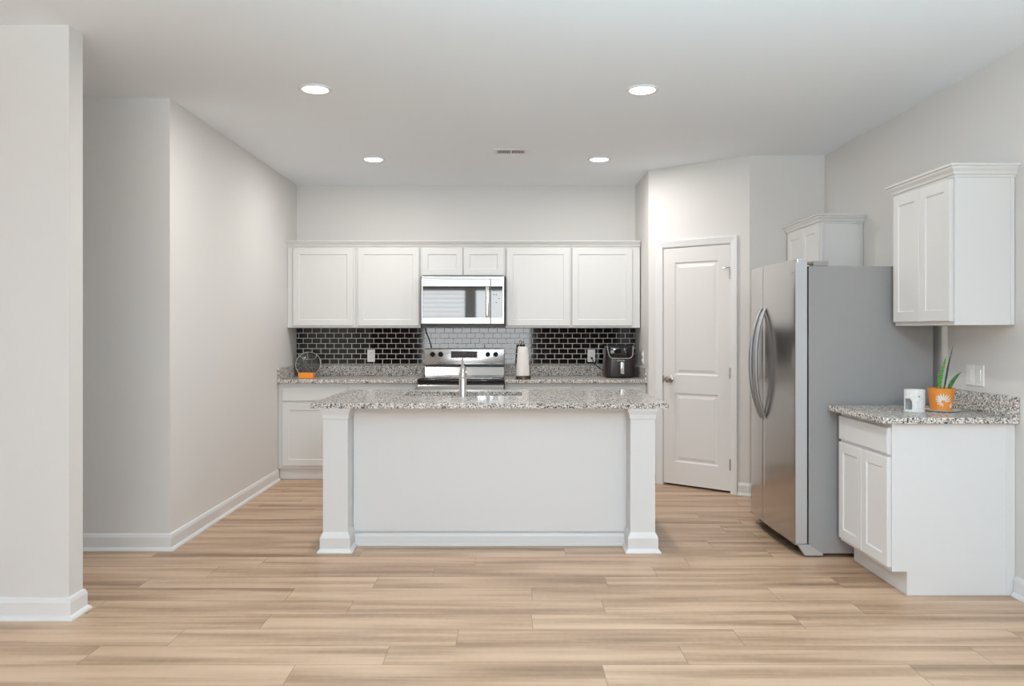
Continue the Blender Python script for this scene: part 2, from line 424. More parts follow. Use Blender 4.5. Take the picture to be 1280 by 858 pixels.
# casing with a stepped profile
bm = BM()
CP = [(0, 0), (.058, 0), (.058, -.017), (.046, -.018), (.012, -.010), (0, -.008)]
def casing_rings(x_in, sgn):
    return x_in
a, b, top = D0-g+.004, D1+g-.004, DH+g-.004
rings = []
for (x, z, mx, mz) in ((a, 0, -1, 0), (a, top, -1, 1), (b, top, 1, 1), (b, 0, 1, 0)):
    rings.append([(x+mx*o, y, z+mz*o) for o, y in CP])
loft(bm, rings)
dstruct('trim_1', bm, M['trim'])
bm = BM()      # jamb lining
box(bm, D0-g, D0-.003, .0, tn, 0, DH+g); box(bm, D1+.003, D1+g, .0, tn, 0, DH+g); box(bm, D0-.003, D1+.003, .0, tn, DH, DH+g)
dstruct('trim_2', bm, M['trim'])
# knob: rose, neck and ball turned about the door's normal
def turned_y(prof, cx, cz, y0, seg=24):
    bm = BM(); rings = [[(cx+r*math.cos(2*PI*i/seg), y0-h, cz+r*math.sin(2*PI*i/seg)) for i in range(seg)] for r, h in prof]
    loft(bm, rings); return bm
dstruct('knob', turned_y([(.032,0), (.032,.004), (.028,.008), (.013,.012), (.011,.028), (.018,.034), (.027,.044), (.028,.054), (.022,.062), (.008,.066)], D0+.062, .915, .004), M['nickel'], d1, True)
dstruct('latch', bx(D0-.007, D0+.004, -.0005, .02, .885, .945), M['nickel'], d1)
for z in (.235, .985, 1.80):
    bm = BM(); lathe(bm, [(.006, -.045), (.006, .045)], (D1+.004, -.006, z), 12); box(bm, D1-.006, D1+.011, -.002, .006, z-.044, z+.044)
    h = dstruct('hinge', bm, M['nickel'], d1, True)
    if z > 1.5:
        dstruct('hinge_stop', tube(BM(), [(D1+.004, -.008, z+.05), (D1-.03, -.02, z+.05), (D1-.06, -.012, z+.05)], .004, 8), M['nickel'], h, True)

# ------------------------------------------------------------------ cabinets
def lathe_free(): pass
def upper_cabinet(x0, x1, z0, z1, doors, label, y=7.43, depth=.332, group='upper cabinets on the back wall'):
    t = thing('wall_cabinet', label, 'cabinet', (x0, YB, z0), 0, group)
    bm = bx(x0+.001, x1-.001, y, y+depth, z0, z1, bev=.0015, seg=1)
    obj('body', bm, M['cabinet'], t)
    for a, b, c, d in doors: obj('door', shaker(a, b, c, d, y-.0195), M['cabinet'], t)
    return t
ZU0, ZU1 = 1.360, 2.130
upper_cabinet(-2.049, -1.413, ZU0, ZU1, [(-1.993, -1.434, 1.378, 2.097)], 'white upper cabinet at the left end against the left wall')
upper_cabinet(-1.413, -.812, ZU0, ZU1, [(-1.393, -.824, 1.378, 2.097)], 'white upper cabinet immediately left of the microwave')
upper_cabinet(-.812, -.022, 1.836, ZU1, [(-.798, -.419, 1.846, 2.097), (-.413, -.040, 1.846, 2.097)], 'short white two-door cabinet above the microwave')
upper_cabinet(-.022, .587, ZU0, ZU1, [(-.012, .573, 1.378, 2.097)], 'white upper cabinet immediately right of the microwave')
upper_cabinet(.587, 1.226, ZU0, ZU1, [(.595, 1.154, 1.378, 2.097)], 'white upper cabinet at the right end beside the pantry corner')
CR = [(-.02, 0), (.004, 0), (.006, .010), (.014, .014), (.018, .026), (.032, .042), (.034, .050), (.044, .053), (.044, .062), (-.02, .062)]
tag(obj('crown_molding', sweep(BM(), [(1.226, 7.43), (-2.049, 7.43)][::-1], CR, 2.104), M['cabinet']), 'long white crown molding along the tops of the back wall cabinets', 'molding')

def side_cabinet(y_far, y_near, z0, z1, doors, label):
    """wall cabinet on the right wall, doors facing left; local x runs towards the camera"""
    w = y_far-y_near; xf = 2.247
    t = thing('wall_cabinet', label, 'cabinet', (xf, y_far, z0), -PI/2, 'upper cabinets on the right wall', local=True)
    h = z1-z0; d = XR-.001-xf
    obj('body', bx(0, w-.004, 0, d, 0, h, bev=.0015, seg=1), M['cabinet'], t)
    bm = BM(); box(bm, w-.004, w, .0, .016, 0, h, .001, 1); box(bm, w-.004, w, d-.022, d-.002, 0, h, .001, 1)   # scribe strips on the exposed side
    obj('scribe_strip', bm, M['cabinet'], t)
    for a, b in doors: obj('door', shaker(a, b, .020, h-.030, -.0195), M['cabinet'], t)
    cr = sweep(BM(), [(0, d), (0, 0), (w, 0), (w, d)][1:] if y_far > 6 else [(0, d), (0, 0), (w, 0), (w, d)], CR, h-.026)
    obj('crown', cr, M['cabinet'], t)
    return t
side_cabinet(4.64, 4.02, ZU0, ZU1, [(.012, .305), (.309, .604)], 'white two-door upper cabinet nearest the camera, above the plant')
side_cabinet(6.435, 5.735, ZU0, ZU1, [(.060, .370), (.374, .684)], 'white upper cabinet behind the refrigerator, mostly hidden')

def base_cabinet(x0, x1, dr, label):
    t = thing('base_cabinet', label, 'cabinet', (x0, 7.135, 0), 0, 'base cabinets along the back wall')
    y = 7.135; bm = BM()
    box(bm, x0+.001, x1-.001, y, YB-.001, .10, .866, .0015, 1)
    obj('body', bm, M['cabinet'], t)
    obj('toe_kick', bx(x0+.001, x1-.001, 7.18, 7.20, .001, .10), M['trim'], t)
    a, b = dr
    obj('drawer', slab_front(a, b, .707, .828, y-.0195), M['cabinet'], t)
    obj('door', shaker(a, b, .128, .684, y-.0195), M['cabinet'], t)
base_cabinet(-2.049, -1.425, (-2.010, -1.437), 'white base cabinet in the left corner under the granite counter')
base_cabinet(-1.425, -.803, (-1.409, -.825), 'white base cabinet just left of the range behind the island')
base_cabinet(-.028, .582, (-.010, .562), 'white base cabinet just right of the range behind the island')
base_cabinet(.582, 1.233, (.590, 1.170), 'white base cabinet under the air fryer behind the island')

# right hand base cabinet, facing left
def right_base():
    xf, yf, yn = 1.930, 4.635, 4.020; w = yf-yn; d = XR-.002-xf
    t = thing('base_cabinet', 'white base cabinet with drawer and two doors on the right wall', 'cabinet', (xf, yf, 0), -PI/2, None, local=True)
    bm = BM(); box(bm, 0, w-.018, .0, d, .12, .866); box(bm, 0, w-.018, .09, d, .001, .12)
    obj('body', bm, M['island'], t)
    bm = BM(); P = [(0, .12), (0, .866), (d, .866), (d, .001), (.075, .001), (.075, .12)]        # near side with its toe notch
    lo = [bm.verts.new((w-.018, y, z)) for y, z in P]; hi = [bm.verts.new((w, y, z)) for y, z in P]
    bm.faces.new(lo[::-1]); bm.faces.new(hi)
    for i in range(6): bm.faces.new((lo[i], lo[(i+1) % 6], hi[(i+1) % 6], hi[i]))
    obj('side_panel', bm, M['island'], t)
    obj('scribe_strip', bx(w, w+.004, d-.045, d-.03, .002, .866), M['island'], t)
    obj('toe_kick', bx(.0, w-.018, .075, .09, .001, .12), M['island'], t)
    obj('drawer', slab_front(.012, w-.012, .708, .842, -.0195), M['island'], t)
    obj('door', shaker(.012, w/2-.002, .140, .692, -.0195), M['island'], t)
    obj('door', shaker(w/2+.002, w-.012, .140, .692, -.0195), M['island'], t)
right_base()

# ------------------------------------------------------------------ worktops
ZT0, ZT1 = .867, .897
def worktop(label, x0, x1, splash_x, side=None):
    t = thing('countertop', label, 'countertop', (x0, 7.09, ZT0), 0, 'granite countertops')
    obj('slab', bx(x0, x1, 7.09, YB-.001, ZT0, ZT1, .003), M['granite'], t)
    obj('upstand', bx(splash_x[0], splash_x[1], YB-.021, YB-.001, ZT1, ZT1+.103, .002), M['granite'], t)
    if side == 'l': obj('upstand', bx(XL+.001, XL+.020, 7.10, YB-.022, ZT1, ZT1+.103, .002), M['granite'], t)
    if side == 'r': obj('upstand', bx(PX0-.020, PX0-.001, 7.10, YB-.022, ZT1, ZT1+.103, .002), M['granite'], t)
worktop('speckled granite countertop in the left corner, left of the range', XL+.001, -.802, (XL+.001, -.800), 'l')
worktop('speckled granite countertop right of the range, under the air fryer', -.029, PX0-.001, (-.031, PX0-.001), 'r')
t = thing('countertop', 'short speckled granite countertop with the plant, against the right wall', 'countertop', (1.866, 3.985, ZT0), 0, 'granite countertops')
obj('slab', bx(1.866, XR-.001, 3.985, 4.655, ZT0, ZT1, .004), M['granite'], t)
obj('upstand', bx(XR-.021, XR-.001, 3.985, 4.655, ZT1, ZT1+.103, .002), M['granite'], t)

# tile backsplash
tag(obj('tile_backsplash', bx(XL+.001, PX0-.001, YB-.009, YB-.001, 1.0005, 1.358), M['tile']), 'glossy black subway tile backsplash with pale grout lines', 'backsplash')

# ------------------------------------------------------------------ island
IX0, IX1, IY0, IY1 = -1.182, .961, 4.775, 5.905
t = thing('kitchen_island', 'long white kitchen island with two corner posts on the wood floor', 'island', (-.11, 5.3, 0))
bm = holed([(-1.06, 4.965), (.84, 4.965), (.84, 5.86), (-1.06, 5.86)], rrect(-.305, 5.535, .86, .46, .03), .001, .866)
obj('body', bm, M['island'], t)
obj('front_panel', bx(-.955, .72, 4.953, 4.965, .09, .866), M['island'], t)
bm = sweep(BM(), [(.735, 4.953), (-.965, 4.953)][::-1], [(0,0), (.016,0), (.016,.010), (.010,.016), (.010,.060), (.004,.075), (0,.078)], .001)
obj('base_molding', bm, M['island'], t)
def post(x0, x1):
    y0, y1 = 4.800, 4.964
    p = obj('corner_post', bx(x0, x1, y0, y1, .10, .80), M['island'], t)
    base = [(0,0), (.032,0), (.032,.006), (.022,.018), (.016,.026), (.016,.088), (.006,.112), (0,.122), (-.02,.122), (-.02,0)]
    loop = [(x0, y1), (x0, y0), (x1, y0), (x1, y1)]
    cap = [(0,0), (.004,.006), (.006,.03), (.016,.055), (.018,.068), (-.02,.068), (-.02,0)]
    obj('post_base', sweep(BM(), loop, base, .001), M['island'], p)
    obj('post_cap', sweep(BM(), loop, cap, .798), M['island'], p)
post(-1.110, -.962); post(.735, .883)
# island slab with the sink cut-out
SX0, SX1, SY0, SY1 = -.705, .095, 5.345, 5.725
t = thing('island_countertop', 'large speckled granite island countertop with a sink cut-out', 'countertop', (IX0, IY0, ZT0))
bm = holed(rrect((IX0+IX1)/2, (IY0+IY1)/2, IX1-IX0, IY1-IY0, .012, 3), rrect((SX0+SX1)/2, (SY0+SY1)/2, SX1-SX0, SY1-SY0, .05, 5), ZT0, ZT1)
obj('slab', bm, M['granite'], t)
# undermount sink
t = thing('kitchen_sink', 'stainless undermount sink sunk into the island countertop', 'sink', ((SX0+SX1)/2, (SY0+SY1)/2, .66))
bm = BM(); cx, cy = (SX0+SX1)/2, (SY0+SY1)/2; w, d = SX1-SX0, SY1-SY0
def rr3(w, d, r, z): return [(x, y, z) for x, y in rrect(cx, cy, w, d, r)]
loft(bm, [rr3(w+.03, d+.03, .06, .8662), rr3(w-.004, d-.004, .05, .8662), rr3(w-.02, d-.02, .05, .70), rr3(w-.06, d-.06, .05, .675), rr3(.12, .12, .05, .668)], False, True)
obj('basin', bm, M['oven_steel'], t, True)
bm = BM(); lathe(bm, [(.045, 0), (.045, .002), (.03, .002), (.028, .0005)], (cx, cy, .6685), 20); obj('drain', bm, M['chrome'], t, True)
# faucet
FX, FY = -.299, 5.285
t = thing('faucet', 'brushed nickel single-lever faucet standing on the island', 'faucet', (FX, FY, ZT1))
bm = BM(); lathe(bm, [(.028,0), (.028,.004), (.0255,.008), (.0255,.115), (.0248,.117), (.0248,.120), (.0255,.122), (.0245,.150), (.022,.156)], (FX, FY, ZT1), 28); obj('body', bm, M['chrome'], t, True)
bm = BM(); lathe(bm, [(.021,.156), (.0205,.172), (.017,.182), (.014,.196), (.009,.205)], (FX, FY, ZT1), 24); obj('collar', bm, M['chrome'], t, True)
obj('lever', tube(BM(), [(FX, FY, ZT1+.195), (FX-.001, FY-.012, ZT1+.222), (FX-.001, FY-.022, ZT1+.240), (FX+.002, FY-.026, ZT1+.256)], [.011, .0075, .0065, .006], 12), M['chrome'], t, True)
obj('spout', tube(BM(), [(FX, FY+.006, ZT1+.125), (FX, FY+.08, ZT1+.165), (FX, FY+.16, ZT1+.178), (FX, FY+.20, ZT1+.160), (FX, FY+.205, ZT1+.13)], [.017,.016,.0155,.0165,.017], 14), M['chrome'], t, True)
obj('lever_hub', tube(BM(), [(FX+.015, FY, ZT1+.158), (FX+.030, FY, ZT1+.150)], [.011,.009], 12), M['chrome'], t, True)

# ------------------------------------------------------------------ range
RX0, RX1 = -.799, -.032
t = thing('range_oven', 'stainless electric range with black glass cooktop between the counters', 'range', ((RX0+RX1)/2, 7.4, 0))
obj('body', bx(RX0+.004, RX1-.004, 7.09, 7.735, .06, .885, .002), M['black'], t)
obj('oven_door', bx(RX0+.002, RX1-.002, 7.045, 7.088, .24, .855, .006), M['oven_steel'], t)
obj('oven_window', bx(RX0+.13, RX1-.13, 7.043, 7.05, .36, .68, .002), M['gloss_black'], t)
bm = BM(); tube(bm, [(RX0+.06, 7.0, .775), (RX1-.06, 7.0, .775)], .012, 12)
for x in (RX0+.09, RX1-.09): tube(bm, [(x, 7.0, .775), (x, 7.05, .775)], .008, 10)
obj('oven_handle', bm, M['oven_steel'], t, True)
obj('warming_drawer', bx(RX0+.002, RX1-.002, 7.05, 7.088, .07, .232, .005), M['oven_steel'], t)
ct = obj('cooktop', bx(RX0-.001, RX1+.001, 7.028, 7.68, .8755, .908, .012, 3), M['gloss_black'], t, True)
for x, y, r in ((-.60, 7.20, .105), (-.23, 7.20, .085), (-.60, 7.50, .08), (-.23, 7.50, .105)):
    bm = BM(); lathe(bm, [(r, 0), (r, .0006), (r-.006, .0006), (r-.006, 0)], (x, y, .908), 36, False, False); obj('burner_ring', bm, M['handle'], ct, True)
# riser behind the burners, and the control panel above
bm = BM()
loft(bm, [[(RX0+.006, y, z), (RX1-.006, y, z)] for y, z in ()] or [[(x, 7.655, .908), (x, 7.70, .908), (x, 7.735, .99), (x, 7.68, .99)] for x in (RX0+.006, RX1-.006)])
obj('riser', bm, M['oven_steel'], t)
obj('riser_gap', bx(RX0+.006, RX1-.006, 7.668, 7.735, .9895, 1.003), M['black'], t)
bm = bx(RX0, RX1, 7.655, 7.734, 1.003, 1.162, .008, 3)
for v in bm.verts:                                   # the panel leans back a little
    if v.co.y < 7.70: v.co.y += (v.co.z-1.003)*.028
cp = obj('control_panel', bm, M['oven_steel'], t, True)
obj('display', bx(-.546, -.292, 7.6525, 7.657, 1.072, 1.136, .001, 1), M['display'], cp)
for i in range(8):
    for k, z in enumerate((1.088, 1.104, 1.120)):
        if (i*3+k*5) % 4 != 1:
            x = -.532+i*.032; obj('display_mark', bx(x, x+.008, 7.6518, 7.6526, z, z+.003), M['mark'], cp)
obj('display_mark', bx(-.436, -.402, 7.6516, 7.6526, 1.115, 1.124), M['mark'], cp)
for x in (-.722, -.645, -.193, -.118):
    k = obj('knob', turned_y([(.024,0), (.024,.006), (.021,.010), (.019,.026), (.006,.028)], x, 1.107, 7.655), M['knob'], cp, True)
    obj('knob_grip', bx(x-.003, x+.003, 7.618, 7.63, 1.090, 1.124, .001, 1), M['knob'], k)

# ------------------------------------------------------------------ microwave
MX0, MX1, MY, MZ0, MZ1 = -.797, -.033, 7.33, 1.380, 1.834
t = thing('microwave', 'stainless over-the-range microwave under the short cabinet', 'microwave', (-.415, 7.5, MZ0))
obj('body', bx(MX0, MX1, MY+.03, 7.752, MZ0+.012, MZ1, .003), M['micro_steel'], t)
obj('grease_filter_plate', bx(MX0+.004, MX1-.004, MY+.01, 7.70, MZ0-.006, MZ0+.012, .003), M['black'], t)
obj('vent_strip', bx(MX0+.03, MX1-.03, MY+.018, MY+.04, MZ1-.028, MZ1-.003, .002), M['handle'], t)
xd = -.160                           # split between door and control side
def mframe(x0, x1, name):
    return obj(name, bx(x0, x1, MY, MY+.031, MZ0+.014, MZ1-.028, .004), M['micro_steel'], t)
dr = mframe(MX0, xd-.001, 'door')
cpn = mframe(xd+.001, MX1, 'control_side')
obj('window', bx(MX0+.016, xd-.003, MY-.003, MY+.004, 1.452, 1.740, .002), M['mirror_glass'], dr)
obj('handle', box(box(bx(xd-.045, xd-.012, MY-.042, MY-.026, 1.458, 1.735, .006, 3), xd-.035, xd-.02, MY-.03, MY-.001, 1.47, 1.49), xd-.035, xd-.02, MY-.03, MY-.001, 1.70, 1.72), M['chrome'], dr, True)
obj('keypad', bx(xd+.003, MX1-.016, MY-.003, MY+.004, 1.452, 1.740, .002), M['mirror_glass'], cpn)
for i, k in ((0,6), (1,6), (2,6), (0,5), (1,5), (2,4), (1,3)):
    obj('keypad_mark', bx(xd+.024+i*.024, xd+.036+i*.024, MY-.0036, MY-.002, 1.48+k*.036, 1.486+k*.036), M['black'], cpn)
obj('maker_mark', bx(-.44, -.38, MY-.0008, MY+.002, 1.772, 1.778), M['handle'], dr)

# ------------------------------------------------------------------ refrigerator
FY0, FY1, FS = 4.700, 5.615, 5.245
t = thing('refrigerator', 'stainless side-by-side refrigerator with grey sides and bowed handles', 'refrigerator', (2.1, 5.15, 0))
bm = bx(1.768, 2.50, FY0+.002, FY1-.002, .020, 1.712, .004)
obj('body', bm, M['fridge_side'], t)
def fx(y):                       # bowed front in plan
    u = (y-(FY0+FY1)/2)/((FY1-FY0)/2); return 1.672+.022*u*u
def fridge_door(y0, y1, r0, r1, name):
    bm = BM(); z0, z1 = .078, 1.752
    pts = []; n = 14; xb = 1.757
    pts.append((xb, y0))
    def corner(y, sgn, r):       # rounded vertical corner
        out = []
        for k in range(6):
            a = k/5*PI/2
            out.append((fx(y)+r*(1-math.sin(a)), y+sgn*r*(1-math.cos(a))))
        return out
    pts += corner(y0, 1, r0)
    for i in range(1, n): y = y0+r0+(y1-r1-y0-r0)*i/n; pts.append((fx(y), y))
    pts += corner(y1, -1, r1)[::-1]
    pts.append((xb, y1))
    prism(bm, pts, z0, z1)
    return obj(name, bm, [M['fridge'], M['fridge_trim']], t, True)
fd = fridge_door(FY0, FS-.003, .010, .006, 'door')
fz = fridge_door(FS+.003, FY1, .006, .055, 'freezer_door')
obj('edge_panel', bx(1.690, 1.756, FY0-.0015, FY0+.004, .080, 1.735), M['fridge_trim'], fd)
obj('gasket', bx(1.757, 1.768, FY0+.012, FY1-.012, .09, 1.71), M['dark'], t)
def bow(y_end, y_mid, x_end, x_mid, parent):
    pts, r1, r2 = [], [], []
    n = 18
    for i in range(n+1):
        u = -1+2*i/n; k = 1-u*u
        pts.append((x_end+(x_mid-x_end)*(1-abs(u)**2.4), y_end+(y_mid-y_end)*k, 1.118+u*.358))
        r1.append(.014+.006*k); r2.append(.009+.004*k)
    o = obj('handle', tube(BM(), pts, r1, 12, r2), M['handle'], parent, True)
bow(5.195, 5.192, 1.669, 1.606, fd)
bow(5.278, 5.283, 1.669, 1.602, fz)
# dispenser recess frame on the freezer door, barely seen
bm = BM(); rect = [(fx(5.44)-.004, y, z) for y, z in ((5.36, .98), (5.53, .98), (5.53, 1.28), (5.36, 1.28))]
box(bm, fx(5.44)-.006, fx(5.44)+.012, 5.36, 5.53, .96, 1.26, .003)
obj('dispenser', bm, M['fridge_trim'], fz)
# badge: two short lines of lettering too small to read, and a mark beside
bm = BM()
box(bm, fx(4.76)-.0012, fx(4.76)+.002, 4.745, 4.80, 1.690, 1.694); box(bm, fx(4.76)-.0012, fx(4.76)+.002, 4.742, 4.80, 1.671, 1.678)
box(bm, fx(4.74)-.0012, fx(4.74)+.002, 4.728, 4.733, 1.668, 1.684); box(bm, fx(4.76)-.0012, fx(4.76)+.002, 4.755, 4.795, 1.661, 1.663)
obj('badge', bm, M['nickel'], fd)
# hinge covers on top
bm = BM(); box(bm, 1.80, 1.885, FY0+.004, FY0+.09, 1.7121, 1.744, .004)
hc = obj('hinge_cover', bm, M['fridge_side'], t)
obj('hinge_arm', tube(BM(), [(1.815, FY0+.03, 1.730), (1.76, FY0+.03, 1.730), (1.735, FY0+.03, 1.728)], .010, 8), M['nickel'], hc, True)
# toe grille and near foot cover
obj('toe_grille', bx(1.755, 1.80, FY0+.03, FY1-.03, .012, .070), M['dark'], t)
bm = BM(); P = [(1.700, .074), (1.712, .062), (1.744, .010), (1.85, .010), (1.85, .022), (1.767, .074)]
loft(bm, [[(x, y, z) for x, z in P] for y in (FY0, FY0+.028)])
obj('foot_cover', bm, M['fridge_trim'], t)
bm = BM(); P = [(1.690, .074), (1.694, .066), (1.715, .062), (1.755, .070), (1.755, .074)]
loft(bm, [[(x, y, z) for x, z in P] for y in (FY0+.028, FY1-.03)])
obj('kick_lip', bm, M['handle'], t)
for x in (1.85, 2.42):
    for y in (FY0+.06, FY1-.06):
        bm = BM(); lathe(bm, [(.02, 0), (.02, .018), (.012, .022)], (x, y, 0), 14); obj('foot', bm, M['black'], t)

# ------------------------------------------------------------------ ceiling lights and vent
def recessed(x, y, label):
    t = thing('recessed_light', label, 'ceiling light', (x, y, CEIL), 0, 'recessed ceiling lights')
    bm = BM(); lathe(bm, [(.098, 0), (.098, -.004), (.090, -.009), (.076, -.007), (.072, -.001)], (x, y, CEIL), 36, False, False); obj('trim_ring', bm, M['trim'], t, True)
    bm = BM(); lathe(bm, [(.074, -.002), (.070, -.0075), (.05, -.010), (.01, -.0115)], (x, y, CEIL), 32); obj('diffuser', bm, M['lamp'], t, True)
    d = bpy.data.lights.new('lamp_glow', 'AREA'); d.shape = 'DISK'; d.size = .13; d.energy = LAMP_W; d.color = WARM
    l = bpy.data.objects.new('lamp_glow', d); COL.objects.link(l); l.parent = t; l.location = (0, 0, -.016)
recessed(-1.124, 4.665, 'round recessed ceiling light, left one of the front pair')
recessed(.786, 4.68, 'round recessed ceiling light, right one of the front pair')
recessed(-1.104, 6.57, 'round recessed ceiling light, left one of the rear pair')
recessed(.749, 6.57, 'round recessed ceiling light, right one of the rear pair')
VX0, VX1, VY0, VY1 = -.115, .160, 6.20, 6.385
t = thing('ceiling_vent', 'small white louvred air vent in the ceiling above the range side', 'vent', ((VX0+VX1)/2, (VY0+VY1)/2, CEIL))
bm = BM(); rings = []
for i, z in ((0, 0), (.0, -.003), (.010, -.007), (.030, -.007), (.034, -.001)):
    rings.append([(VX0+i, VY0+i, CEIL+z), (VX1-i, VY0+i, CEIL+z), (VX1-i, VY1-i, CEIL+z), (VX0+i, VY1-i, CEIL+z)])
loft(bm, rings, False, False); obj('frame', bm, M['trim'], t)
obj('duct_opening', bx(VX0+.03, VX1-.03, VY0+.03, VY1-.03, CEIL-.0015, CEIL-.0005), M['dark'], t)
bm = BM(); n = 18
for i in range(n):
    x = VX0+.034+(VX1-VX0-.068)*(i+.5)/n
    tl = .003 if i < n/2 else -.003
    loft(bm, [[(x-.001-tl*.6, y, CEIL-.006), (x+.001-tl*.6, y, CEIL-.006), (x+.001+tl*.6, y, CEIL-.001), (x-.001+tl*.6, y, CEIL-.001)] for y in (VY0+.03, VY1-.03)])
box(bm, (VX0+VX1)/2-.006, (VX0+VX1)/2+.006, VY0+.03, VY1-.03, CEIL-.009, CEIL-.001)
obj('louvre', bm, M['trim'], t)

# ------------------------------------------------------------------ outlets and switches
def plate_mesh(w, h, th=.006):
    return rect_loft(BM(), -w/2, w/2, -h/2, h/2, [(0, 0), (0, -th+.003), (.003, -th)])
def wall_plate(name, label, loc, rotz, kind, group=None, w=.074, h=.120):
    t = thing(name, label, 'outlet' if kind == 'o' else 'switch', loc, rotz, group, local=True)
    obj('cover_plate', plate_mesh(w, h), M['plate'], t)
    if kind == 'o':
        for s in (-1, 1):
            r = obj('socket', bx(-.016, .016, -.0075, -.0055, s*.026-.015, s*.026+.015, .004), M['plate'], t)
            bm = BM(); box(bm, -.008, -.006, -.0079, -.007, s*.026-.003, s*.026+.006); box(bm, .006, .008, -.0079, -.007, s*.026-.003, s*.026+.006)
            obj('slot', bm, M['dark'], r)
    else:
        obj('rocker', bx(-.017, .017, -.010, -.0055, -.033, .033, .002), M['plate'], t)
    return t
wall_plate('wall_outlet', 'white wall outlet on the black tile left of the range', (-1.326, YB-.0095, 1.090), 0, 'o', 'outlets on the backsplash')
wall_plate('wall_outlet', 'white wall outlet on the black tile with a plug, left of the air fryer', (.808, YB-.0095, 1.090), 0, 'o', 'outlets on the backsplash')
wall_plate('wall_outlet', 'white outlet on the short side wall just right of the air fryer', (PX0-.0005, 7.31, 1.09), -PI/2, 'o')
wall_plate('light_switch', 'white switch plate by the plant, the one nearer the refrigerator', (XR-.0005, 4.405, 1.088), -PI/2, 's', 'switch plates above the plant counter', .078, .116)
wall_plate('light_switch', 'white switch plate by the plant, the one nearer the camera', (XR-.0005, 4.320, 1.088), -PI/2, 's', 'switch plates above the plant counter', .078, .116)

# ------------------------------------------------------------------ things on the back counter
# paper towels
px, py = .132, 7.19; z = ZT1+.0006
t = thing('paper_towel_holder', 'white paper towel roll on a dark wire holder right of the range', 'paper towel', (px, py, z))
bm = BM(); lathe(bm, [(.066, .0), (.070, .006), (.068, .022), (.060, .028), (.02, .030)], (px+.006, py, z), 28); obj('base', bm, M['bronze'], t, True)
bm = BM(); rr = []
for k in range(13):
    u = k/12; rr.append((.0575-.014*u*u, .031+.262*u))
lathe(bm, rr, (px, py, z), 32); obj('paper_roll', bm, M['paper'], t, True)
bm = BM(); lathe(bm, [(.019, .2935), (.019, .2945), (.009, .2945)], (px, py, z), 20); obj('core_end', bm, M['bronze'], t)
ring = [(px+.013*math.cos(a), py, z+.318+.016*math.sin(a)) for a in [i*2*PI/16 for i in range(17)]]
obj('loop_handle', tube(BM(), ring, .003, 8, cap=False), M['bronze'], t, True)
bm = BM(); ang = [(-70+i*9) for i in range(7)]
loft(bm, [[(px+r*math.cos(math.radians(a)), py+r*math.sin(math.radians(a)), zz) for r, zz in ((.060, z+.033), (.063, z+.033), (.0625, z+.125), (.0595, z+.125))] for a in ang])
obj('loose_sheet', bm, M['pattern'], t)
obj('side_arm', tube(BM(), [(px+.066, py-.012, z+.024), (px+.066, py-.012, z+.13), (px+.072, py-.012, z+.145)], .0035, 8), M['bronze'], t, True)
bm = BM(); lathe(bm, [(.004,0), (.010,.006), (.012,.014), (.008,.022), (.002,.025)], (px+.073, py-.012, z+.143), 14); obj('arm_knob', bm, M['bronze'], t, True)

# air fryer
ax, ay = 1.035, 7.475
t = thing('air_fryer', 'dark brown-black air fryer with silver trim on the right counter', 'air fryer', (ax, ay, z))
def sq(w, d, zz, r=.06, cx=ax, cy=ay): return [(x, y, z+zz) for x, y in rrect(cx, cy, w, d, r, 6)]
bm = BM(); loft(bm, [sq(.255,.255,.001), sq(.274,.274,.012), sq(.280,.280,.05), sq(.272,.272,.16), sq(.262,.262,.25), sq(.250,.250,.288), sq(.215,.215,.300)]); obj('body', bm, M['brown_gloss'], t, True)
yf = ay-.137
bm = bx(ax-.105, ax+.100, yf-.004, yf+.03, .190+z-.0, .292+z-.004, .012, 3); obj('front_window', bm, M['gloss_black'], t, True)
P = [(ax-.122, yf+.016, z+.292), (ax-.116, yf+.006, z+.25), (ax-.106, yf-.004, z+.205), (ax-.092, yf-.008, z+.185), (ax-.07, yf-.009, z+.180), (ax, yf-.010, z+.178), (ax+.07, yf-.009, z+.180), (ax+.092, yf-.008, z+.187), (ax+.106, yf-.004, z+.207), (ax+.112, yf+.006, z+.25), (ax+.114, yf+.016, z+.292)]
obj('trim_band', tube(BM(), P, .0048, 8), M['chrome'], t, True)
bm = bx(ax-.012, ax+.026, yf-.060, yf-.036, z+.040, z+.150, .006, 3); box(bm, ax-.004, ax+.018, yf-.04, yf+.002, z+.128, z+.146)
obj('handle', bm, M['oven_steel'], t, True)
obj('basket_button', bx(ax-.035, ax+.035, yf-.012, yf+.004, z+.155, z+.164, .003), M['oven_steel'], t)
obj('cord', tube(BM(), [(.812, YB-.032, 1.070), (.815, YB-.05, 1.055), (.83, YB-.06, 1.02), (.86, YB-.07, .985), (.89, YB-.10, .965), (.93, YB-.13, .96)], .0045, 8), M['black'], t, True)
obj('plug', tube(BM(), [(.810, YB-.0178, 1.068), (.810, YB-.036, 1.068)], [.012, .009], 12), M['black'], t, True)
# cord of the range hood side, hanging down to the range
tag(obj('power_cord', tube(BM(), [(-.803, 7.748, 1.357), (-.790, 7.747, 1.31), (-.765, 7.746, 1.25), (-.748, 7.745, 1.20), (-.742, 7.745, 1.166)], .0055, 8), M['black'], None, True), 'black power cord hanging down the tile from the microwave to the range', 'cord')

